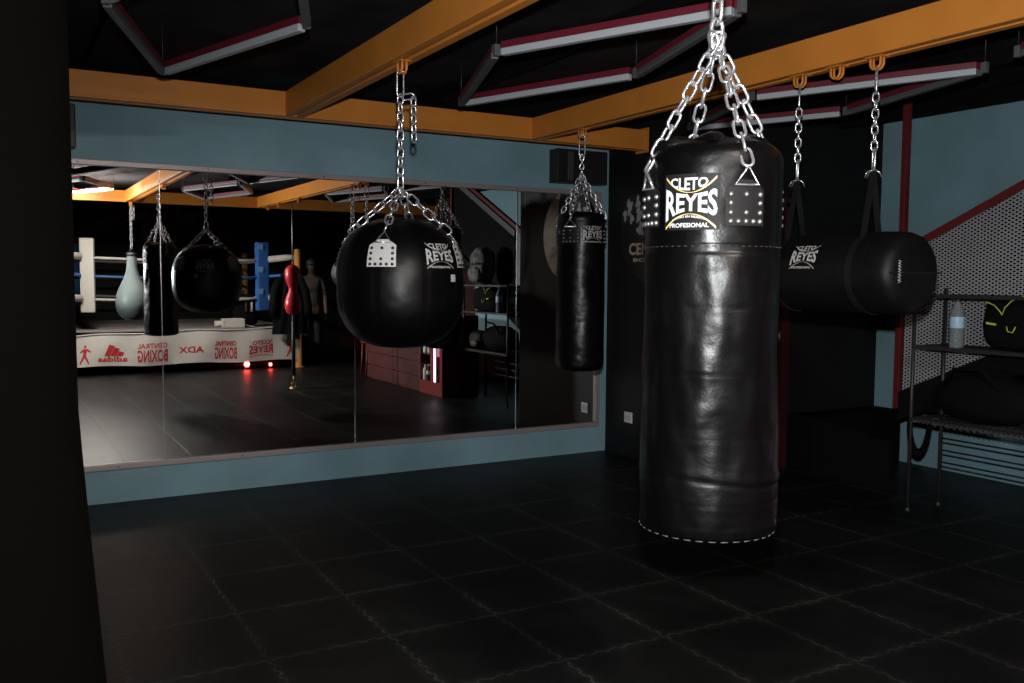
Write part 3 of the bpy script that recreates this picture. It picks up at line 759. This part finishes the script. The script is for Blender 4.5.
for x, lb in ((3.55, 'larger red glowing lamp under the ring apron'), (3.93, 'smaller red glowing lamp under the apron nearer the corner post')):
    t = thing('floor_lamp', (x, -2.0, 0), lb, 'lamp', 'red lamps under the ring')
    rr = .045 if x < 3.7 else .026
    MB().lathe([(0, 0), (rr*1.2, 0), (rr*1.2, .02), (rr*.6, .04), (0, .04)], (x, -1.93, 0), 16).build('lamp_base', 'rubber', t)
    MB().ball((x, -1.93, .04+rr*.9), rr, 8).build('lamp_bulb', 'led', t)

# back wall lettering and framed sign
t = thing('wall_lettering', (1.6, YR, 2.3), 'arched dark red lettering painted on the black back wall', 'lettering')
tx = MB()
def arch(u, v):
    a = math.radians(130-80*u); r = 2.35+.24*v
    return V((2.95-r*math.cos(a)*1.0, YR+.004, .22+r*math.sin(a)))
put_text(tx, 'CENTRAL BOXING', arch); tx.build('painted_letters', 'print_dim_red', t, recalc=False)
t = thing('framed_sign', (2.92, YR, 2.2), 'framed sign on the dark wall behind the ring', 'sign')
fb = MB(); fb.box((2.62, YR, 2.20), (3.22, YR+.03, 2.225)); fb.box((2.62, YR, 2.465), (3.22, YR+.03, 2.49)); fb.box((2.62, YR, 2.225), (2.645, YR+.03, 2.465)); fb.box((3.195, YR, 2.225), (3.22, YR+.03, 2.465)); fb.build('sign_frame', 'grey_arm', t)
mbox((2.645, YR, 2.225), (3.195, YR+.012, 2.465)).build('sign_board', 'emblem_black', t)
sl = MB()
for z_ in (2.29, 2.35, 2.41): sl.box((2.72, YR+.012, z_), (3.12, YR+.014, z_+.012))
sl.build('sign_rule', 'grey_arm', t)

# person standing beside the ring, dim in the mirror
px_, py_ = 4.83, -2.6
t = thing('person', (px_, py_, 0), 'person in grey t-shirt and dark trousers standing beside the ring post', 'person')
def skin_obj(name, verts, edges, radii, m_, root=0, sub=2):
    me = bpy.data.meshes.new(name); me.from_pydata([V(v)+V((px_, py_, 0)) for v in verts], edges, [])
    o = bpy.data.objects.new(name, me); COL.objects.link(o)
    o.modifiers.new('skin', 'SKIN'); sv = me.skin_vertices[0].data
    for i, r in enumerate(radii): sv[i].radius = r if isinstance(r, tuple) else (r, r)
    sv[root].use_root = True
    ss = o.modifiers.new('sub', 'SUBSURF'); ss.levels = sub; ss.render_levels = sub
    dg = bpy.context.evaluated_depsgraph_get(); dg.update()
    me2 = bpy.data.meshes.new_from_object(o.evaluated_get(dg)); bpy.data.objects.remove(o)
    me2.materials.clear(); me2.materials.append(M[m_])
    for p_ in me2.polygons: p_.use_smooth = True
    me2.name = name
    o2 = bpy.data.objects.new(name, me2); COL.objects.link(o2); o2.parent = t; o2.matrix_parent_inverse = Matrix.Translation(-t.location)
    return o2
bv = [(0, 0, .93), (0, .0, 1.12), (0, 0, 1.32), (0, 0, 1.46), (0, .015, 1.53), (0, .02, 1.62), (0, .02, 1.72),
      (.17, 0, 1.42), (.245, .0, 1.16), (.235, .07, .92), (.232, .09, .84), (-.17, 0, 1.42), (-.245, 0, 1.16), (-.235, .07, .92), (-.232, .09, .84),
      (.09, 0, .88), (.105, .01, .49), (.11, -.02, .09), (.12, .12, .04), (-.09, 0, .88), (-.105, .01, .49), (-.11, -.02, .09), (-.12, .12, .04)]
be = [(0, 1), (1, 2), (2, 3), (3, 4), (4, 5), (5, 6), (3, 7), (7, 8), (8, 9), (9, 10), (3, 11), (11, 12), (12, 13), (13, 14), (0, 15), (15, 16), (16, 17), (17, 18), (0, 19), (19, 20), (20, 21), (21, 22)]
br = [(.15, .10), (.14, .095), (.16, .10), (.10, .07), .052, (.075, .095), (.065, .085), .058, .045, .034, .036, .058, .045, .034, .036, .085, .058, .04, .04, .085, .058, .04, .04]
skin_obj('body', bv, be, br, 'skin')
skin_obj('t_shirt', [(0, 0, .90), (0, 0, 1.12), (0, 0, 1.33), (0, 0, 1.46), (.17, 0, 1.42), (.225, 0, 1.24), (-.17, 0, 1.42), (-.225, 0, 1.24)], [(0, 1), (1, 2), (2, 3), (3, 4), (4, 5), (3, 6), (6, 7)], [(.175, .12), (.165, .115), (.185, .12), (.10, .08), .078, .07, .078, .07], 'cloth_grey')
skin_obj('trousers', [(0, 0, .95), (.095, 0, .84), (.108, .01, .49), (.11, -.02, .09), (-.095, 0, .84), (-.108, .01, .49), (-.11, -.02, .09)], [(0, 1), (1, 2), (2, 3), (0, 4), (4, 5), (5, 6)], [(.165, .115), .105, .078, .062, .105, .078, .062], 'cloth_dark')
hr = MB(); hr.ball((px_, py_+.005, 1.735), (.088, .108, .085), 10); hr.build('hair', 'hair', t)
fc = MB(); fc.ball((px_, py_+.118, 1.655), (.014, .022, .024), 6); fc.build('nose', 'skin', t)
for s in (-1, 1):
    MB().ball((px_+s*.032, py_+.106, 1.688), .011, 6).build('eye', 'hair', t)
    MB().ball((px_+s*.083, py_+.02, 1.67), (.012, .022, .032), 6).build('ear', 'skin', t)
    MB().ball((px_+s*.12, py_+.07, .045), (.05, .13, .045), 8).build('shoe', 'rubber', t)
    for k in range(5):
        fx = px_+s*.232; b0 = V((fx+s*0, py_+.075+.014*k, .80))
        if k == 4: MB().tube([(fx-s*.01, py_+.115, .84), (fx-s*.03, py_+.135, .80), (fx-s*.035, py_+.14, .77)], [.012, .011, .008], 6).build('thumb', 'skin', t)
        else: MB().tube([b0, b0+V((-s*.008, .004, -.045)), b0+V((-s*.022, .008, -.08+.006*abs(k-1)))], [.011, .010, .008], 6).build('finger', 'skin', t)

# ------------------------------------------------------------------ red counter with lit display, by the mirror's reflection
cx0, cx1 = 4.86, 5.36; cy0, cy1, cz = .02, 1.93, 1.02
t = thing('bar_counter', (cx0+.25, (cy0+cy1)/2, 0), 'dark red planked counter reflected low in the mirror', 'counter')
cb = MB()
cb.box((cx0+.02, cy0, 0), (cx1, cy1, cz-.04)); cb.build('counter_body', 'red_brown', t)
pl = MB()
for i in range(5): pl.box((cx0, cy0, .02+i*.19), (cx0+.022, cy1, .195+i*.19))
pl.build('front_planks', 'red_brown', t, .004)
mbox((cx0-.04, cy0-.03, cz-.04), (cx1+.02, cy1, cz)).build('counter_top', 'red_cab', t, .006)
mbox((cx0-.003, (cy0+cy1)/2+.02, .02), (cx0+.02, (cy0+cy1)/2+.05, cz-.05)).build('front_batten', 'darksteel', t)
dy0, dy1, dz = 1.945, 2.64, 1.02
t = thing('display_cabinet', (cx0+.2, (dy0+dy1)/2, 0), 'red open display cabinet with a glowing strip, at the end of the counter', 'cabinet')
cb = MB(); cb.box((cx0+.01, dy0, 0), (cx1, dy1, .16)); cb.box((cx0+.01, dy0, dz-.05), (cx1, dy1, dz)); cb.box((cx1-.03, dy0, .16), (cx1, dy1, dz-.05)); cb.box((cx0+.01, dy0, .16), (cx1, dy0+.02, dz-.05)); cb.box((cx0+.01, dy1-.03, .16), (cx1, dy1, dz-.05)); cb.box((cx0+.01, 2.32, .16), (cx1, 2.36, dz-.05))
cb.build('cabinet_body', 'red_cab', t, .003)
ff = MB(); ff.box((cx0-.01, dy0, 0), (cx0+.01, dy1, .17)); ff.box((cx0-.01, dy0, .90), (cx0+.01, dy1, dz)); ff.box((cx0-.01, dy0, .17), (cx0+.01, dy0+.03, .90)); ff.box((cx0-.01, 2.29, .17), (cx0+.01, 2.385, .90)); ff.box((cx0-.01, dy1-.07, .17), (cx0+.01, dy1, .90)); ff.build('face_frame', 'red_cab', t, .003)
mbox((cx0+.03, dy0+.02, .50), (cx1-.03, 2.32, .515)).build('shelf', 'darksteel', t)
mbox((cx0-.006, 2.386, .17), (cx0+.006, 2.425, .72)).build('light_strip', 'strip', t)
mbox((cx0-.002, 2.425, .50), (cx0+.006, 2.575, .72)).build('backlit_picture', 'screen_pink', t)
pb = MB()
for k, (yy, zz, rr) in enumerate(((2.47, .60, .022), (2.50, .63, .018), (2.53, .58, .025), (2.46, .54, .016))):
    pb.lathe([(0, -.002), (rr, -.002), (rr, 0)], (cx0-.003, yy, zz), 12, axis='X')
pb.build('picture_motif', 'print_white', t)
def bottle(x, y, z, h, r, label, m_='bottle', grp=None, cap='plastic_white', lab='blue_label', name='water_bottle', cat='bottle'):
    t = thing(name, (x, y, z), label, cat, grp)
    pr = [(0, 0), (r*.9, .0), (r, .012), (r*.97, h*.16), (r, h*.2), (r*.96, h*.3), (r, h*.34), (r*1.0, h*.62), (r*.9, h*.72), (r*.55, h*.84), (r*.38, h*.88), (r*.38, h*.93), (0, h*.93)]
    MB().lathe([(a, b_+z) for a, b_ in pr], (x, y, 0), 24).build('bottle_body', m_, t)
    MB().lathe([(r*1.012, z+h*.40), (r*1.02, z+h*.41), (r*1.02, z+h*.61), (r*1.012, z+h*.62)], (x, y, 0), 24).build('bottle_label', lab, t)
    MB().lathe([(r*.42, z+h*.92), (r*.44, z+h*.93), (r*.44, z+h), (0, z+h)], (x, y, 0), 16).build('bottle_cap', cap, t)
    return t
for k, (yy, zz, hh, mm, lb) in enumerate(((2.03, .517, .24, 'plastic_white', 'white bottle on the upper shelf of the red cabinet, nearest the planks'), (2.16, .517, .22, 'tag', 'pale bottle on the upper shelf of the red cabinet, mid shelf'), (2.02, .16, .20, 'tag', 'short pale bottle at the cabinet bottom, nearest the planks'), (2.12, .16, .21, 'cloth_dark', 'dark bottle at the cabinet bottom'), (2.25, .16, .27, 'plastic_white', 'tall white bottle at the cabinet bottom by the red divider'))):
    bottle(cx0+.05, yy, zz, hh, .036, lb, mm, 'bottles in the red cabinet', lab='tag')
t = thing('boxing_glove', (cx0+.12, 2.5, .16), 'dark boxing glove standing beneath the pink picture', 'glove')
bagbox(MB(), (cx0+.06, 2.50, .30), .055, .045, .13, p=2.3).build('glove_body', 'cloth_black', t)
MB().ball((cx0+.03, 2.455, .30), (.025, .022, .05), 8).build('thumb', 'cloth_black', t)
t = thing('towel', (5.0, -.10, .0), 'folded towel on a red stool at the far end of the counter', 'towel')
t.name = 'folded_towel'
bagbox(MB(), (5.0, -.16, .60), .13, .10, .05, p=4).build('towel_fold', 'paper', t)
t = thing('stool', (5.0, -.16, 0), 'small red stool under the folded towel', 'stool')
mbox((4.86, -.28, .50), (5.14, -.04, .55)).build('seat', 'red_cab', t, .01)
for sx in (-1, 1):
    for sy in (-1, 1): MB().tube([(5.0+sx*.11, -.16+sy*.09, .50), (5.0+sx*.13, -.16+sy*.105, 0)], .014, 8).build('leg', 'red_cab', t)

# ------------------------------------------------------------------ staircase on the right
t = thing('staircase', (6.0, 3.0, 0), 'black staircase with red rail and mesh side climbing the right wall', 'staircase')
slope = .47; SY0 = 4.185
zs = lambda y: .66 + slope*(SY0-y)
mbox((5.50, 4.93, 0), (XR, YB, .43)).build('landing', 'joist', t, .006)
sb = MB(); sb.grid(lambda u, v: V((5.50, 4.25+.68*u, (.35+.08*u)*v)), 2, 2, False); sb.grid(lambda u, v: V((5.545, 4.25+.68*u, (.35+.08*u)*v)), 2, 2, False); sb.bar((5.522, 4.25, .345), (5.522, 4.93, .425), .045, .02); sb.build('side_board', 'black_sheet', t)
YE = 1.5
for k in range(8):
    y1 = SY0-.0 - k*.33; mbox((5.58, y1-.34, zs(y1)-.06), (XR-.01, y1, zs(y1)-.02)).build('tread', 'black_sheet', t)
sg = MB()
for (ya, yb) in ((SY0, YE),):
    q = [V((5.50, y, zs(y)+d)) for y, d in ((ya, -.14), (yb, -.14), (yb, .06), (ya, .06))]
    p2 = [v+V((.04, 0, 0)) for v in q]
    vs = [sg.bm.verts.new(v) for v in q+p2]
    for a in ((0, 1, 2, 3), (7, 6, 5, 4), (0, 4, 5, 1), (1, 5, 6, 2), (2, 6, 7, 3), (3, 7, 4, 0)): sg.bm.faces.new([vs[i] for i in a])
sg.build('stringer', 'black_sheet', t)
bk = MB(); q = [V((5.535, y, zs(y)+d)) for y, d in ((SY0+.0, .04), (YE, .04), (YE, 1.04), (SY0, 1.04))]; p2 = [v+V((.008, 0, 0)) for v in q]
vs = [bk.bm.verts.new(v) for v in q+p2]
for a in ((0, 1, 2, 3), (7, 6, 5, 4), (0, 4, 5, 1), (1, 5, 6, 2), (2, 6, 7, 3), (3, 7, 4, 0)): bk.bm.faces.new([vs[i] for i in a])
bk.build('backing_sheet', 'black_sheet', t)
ms = MB()   # expanded metal lattice, clipped to the slanted panel
def clip(p, d):
    lo, hi = -9., 9.
    for (n_, c_) in (((1, 0), SY0-.02), ((-1, 0), -3.32), ((slope, 1), .66+slope*SY0+1.02), ((-slope, -1), -(.66+slope*SY0+.04))):
        den = n_[0]*d[0]+n_[1]*d[1]; num = c_-(n_[0]*p[0]+n_[1]*p[1])
        if abs(den) < 1e-9:
            if num < 0: return None
        elif den > 0: hi = min(hi, num/den)
        else: lo = max(lo, num/den)
    return (lo, hi) if hi-lo > .01 else None
for d in ((.88, .475), (-.88, .475)):
    n_ = (-d[1], d[0]); k = -400
    while k < 400:
        p = (2.2+n_[0]*k*.0215, 1.9+n_[1]*k*.0215); r = clip(p, d)
        if r:
            a = (p[0]+d[0]*r[0], p[1]+d[1]*r[0]); b_ = (p[0]+d[0]*r[1], p[1]+d[1]*r[1])
            ms.bar((5.522, *a), (5.522, *b_), .0075, .003, up=(1, 0, 0))
        k += 1
ms.build('mesh_panel', 'mesh', t)
rl = MB(); rl.bar((5.52, SY0+.03, zs(SY0+.03)+1.04), (5.52, YE, zs(YE)+1.04), .045, .05); rl.build('handrail', 'red_paint', t, .006)
mbox((5.50, SY0-.0, .60), (5.545, SY0+.042, ZC)).build('newel_post', 'red_paint', t, .004)
for y in (1.54,): mbox((5.50, y-.02, zs(y)), (5.545, y+.02, zs(y)+1.04)).build('baluster', 'red_paint', t, .003)
MB().bar((5.50, 3.30, zs(3.30)+.95), (5.50, YE, zs(YE)+.95), .008, .075, up=(0, 0, 1)).build('mid_rail', 'grey_arm', t, .002)

# ------------------------------------------------------------------ storage rack in front of the stairs
rx0, rx1, ry0, ry1 = 5.13, 5.44, 2.69, 3.80
t = thing('storage_rack', ((rx0+rx1)/2, (ry0+ry1)/2, 0), 'black steel storage rack standing before the stairs', 'rack')
for x in (rx0, rx1):
    for y in (ry0, ry1):
        lg = MB().tube([(x, y, 0), (x, y, 1.45)], .013, 10).build('upright', 'darksteel', t)
        MB().lathe([(0, 0), (.02, 0), (.02, .02), (.013, .03)], (x, y, 0), 12).build('foot', 'rubber', lg)
for z_ in (.62, 1.085, 1.41):
    sf = MB(); sf.box((rx0-.015, ry0, z_-.02), (rx0+.01, ry1, z_)); sf.box((rx1-.01, ry0, z_-.02), (rx1+.015, ry1, z_)); sf.box((rx0, ry0-.01, z_-.02), (rx1, ry0+.01, z_)); sf.box((rx0, ry1-.01, z_-.02), (rx1, ry1+.01, z_))
    y = ry0+.05
    while y < ry1-.02: sf.tube([(rx0, y, z_-.006), (rx1, y, z_-.006)], .004, 5); y += .045
    for x in (rx0+.1, rx0+.2): sf.tube([(x, ry0, z_-.012), (x, ry1, z_-.012)], .004, 5)
    sf.build('wire_shelf', 'darksteel', t)
rlm = MB()
for z_ in (.30, .38, .46): rlm.tube([(rx1, ry0, z_), (rx1, ry1, z_)], .006, 6)
rlm.build('back_rail', 'darksteel', t)
lcm = MB()
for k in range(34):
    y = ry0+.02+k*(ry1-ry0-.04)/34
    lcm.tube([(rx0-.016, y, .612), (rx0-.018, y+.012, .592), (rx0-.016, y+.03, .612)], .003, 4)
lcm.build('lace_edge', 'thread_pale', t)
bottle(5.17, 3.53, 1.085, .31, .043, 'clear water bottle on the rack shelf, nearest the mesh end', cap='darksteel', grp='bottles on the rack')
bottle(5.30, 3.62, 1.085, .29, .040, 'clear water bottle standing behind the other bottle on the rack', cap='darksteel', grp='bottles on the rack')
t = thing('backpack', (5.28, 3.090, 1.085), 'black backpack with lime piping on the middle rack shelf', 'backpack')
bagbox(MB(), (5.28, 3.090, 1.235), .125, .31, .155, 36, 16, 3.4, .035, 2).build('bag_body', 'cloth_black', t)
ear = MB(); ear.grid(lambda u, v: V((5.20+.05*math.cos(2*PI*u)*(1-v), 3.290+.075*math.sin(2*PI*u)*(1-v)+.04*v, 1.34+.085*v)), 12, 4); ear.build('top_flap', 'cloth_black', t)
gp = MB()
gp.tube([(5.147, 3.345, 1.375), (5.142, 3.320, 1.372), (5.141, 3.275, 1.355), (5.14, 3.235, 1.315), (5.14, 3.225, 1.30)], .0035, 6)
gp.tube([(5.14, 3.225, 1.30), (5.14, 3.210, 1.345), (5.142, 3.170, 1.385), (5.145, 3.110, 1.41), (5.15, 3.030, 1.41), (5.15, 2.920, 1.36)], .0034, 6)
gp.tube([(5.138, 3.195, 1.235), (5.136, 3.185, 1.205), (5.136, 3.155, 1.20), (5.138, 3.140, 1.235)], .0034, 6)
gp.build('lime_piping', 'piping_green', t)
mbox((5.135, 3.260, 1.240), (5.143, 3.320, 1.252), rot=Matrix.Rotation(.12, 3, 'X')).build('logo_tab', 'piping_green', t)
t = thing('camouflage_backpack', (5.30, 2.86, 1.41), 'grey camouflage backpack on top of the rack, seen in the mirror', 'backpack')
bagbox(MB(), (5.30, 2.86, 1.64), .13, .19, .23, 30, 16, 2.7, .06, 8).build('bag_body', 'cloth_camo', t)
bagbox(MB(), (5.20, 2.86, 1.54), .06, .15, .10, 24, 12, 2.7, .05, 3).build('front_pocket', 'cloth_camo', t)
MB().tube([(5.17, 3.01, 1.665), (5.16, 2.86, 1.66), (5.17, 2.70, 1.665)], .012, 6).build('zip_band', 'cloth_dark', t)
t = thing('duffel_bag', (5.28, 3.40, .62), 'dark duffel bag on the lower rack shelf by the corner post', 'bag')
bagbox(MB(), (5.28, 3.38, .775), .14, .33, .15, 30, 14, 2.5, .06, 1).build('bag_body', 'cloth_black', t)
MB().tube([(5.15, 3.58, .84), (5.11, 3.50, .96), (5.11, 3.32, .97), (5.15, 3.22, .85)], .012, 6).build('bag_handle', 'cloth_black', t)
t = thing('shoe_bag', (5.27, 2.86, .62), 'dark soft bag with brown panel on the lower rack shelf', 'bag')
bagbox(MB(), (5.27, 2.87, .735), .13, .17, .11, 26, 12, 2.4, .07, 5).build('bag_body', 'cloth_dark', t)
bagbox(MB(), (5.17, 2.92, .69), .05, .10, .05, 20, 10, 2.4, .05, 6).build('side_panel', 'cloth_brown', t)
t = thing('hanging_strap', (5.15, 3.76, .62), 'black strap looped from the rack corner below the lower shelf', 'strap')
sp = MB(); pts = []
for k in range(13):
    a = PI*k/12; pts.append(V((5.22-.10*math.cos(a)*1.0, 3.80, .60-.22*math.sin(a))))
for p0, p1 in zip(pts, pts[1:]): sp.bar(p0, p1, .05, .006, up=(0, 1, 0))
sp.build('strap_web', 'cloth_black', t)

# ------------------------------------------------------------------ light
# the lens-side flash of the photographer
ld = bpy.data.lights.new('camera_flash', 'SPOT'); ld.energy = 590; ld.color = (.98, .99, 1.)
ld.spot_size = math.radians(150); ld.spot_blend = 1.0; ld.shadow_soft_size = .022
lo = bpy.data.objects.new('camera_flash', ld); COL.objects.link(lo); lo.location = (.03, .03, 1.675)
lo.rotation_euler = (V((math.sin(math.radians(59)), math.cos(math.radians(59)), -.06))).to_track_quat('-Z', 'Y').to_euler()
wd = bpy.data.worlds.new('world'); S.world = wd; wd.use_nodes = True
wd.node_tree.nodes['Background'].inputs[0].default_value = (.3, .35, .4, 1); wd.node_tree.nodes['Background'].inputs[1].default_value = .0

# ------------------------------------------------------------------ camera
cd = bpy.data.cameras.new('camera'); co = bpy.data.objects.new('camera', cd); COL.objects.link(co)
rt = V((.86884555, -.49503813, .00668296)); up = V((.02878094, .06398029, .99753605)); fw = V((.49424596, .86651242, -.06983666))
co.matrix_world = Matrix(((rt.x, up.x, -fw.x, 0), (rt.y, up.y, -fw.y, 0), (rt.z, up.z, -fw.z, 1.5), (0, 0, 0, 1)))
cd.sensor_fit = 'HORIZONTAL'; cd.sensor_width = 36; cd.lens = 914.08/1024*36; cd.clip_start = .05
S.camera = co
S.view_settings.view_transform = 'Standard'; S.view_settings.look = 'None'; S.view_settings.gamma = 1
S.view_settings.use_curve_mapping = False; S.view_settings.exposure = 0
S.cycles.max_bounces = 10; S.cycles.glossy_bounces = 6; S.cycles.transmission_bounces = 8
S.cycles.caustics_reflective = False; S.cycles.caustics_refractive = False
S.cycles.use_denoising = True
S.cycles.sample_clamp_indirect = 4
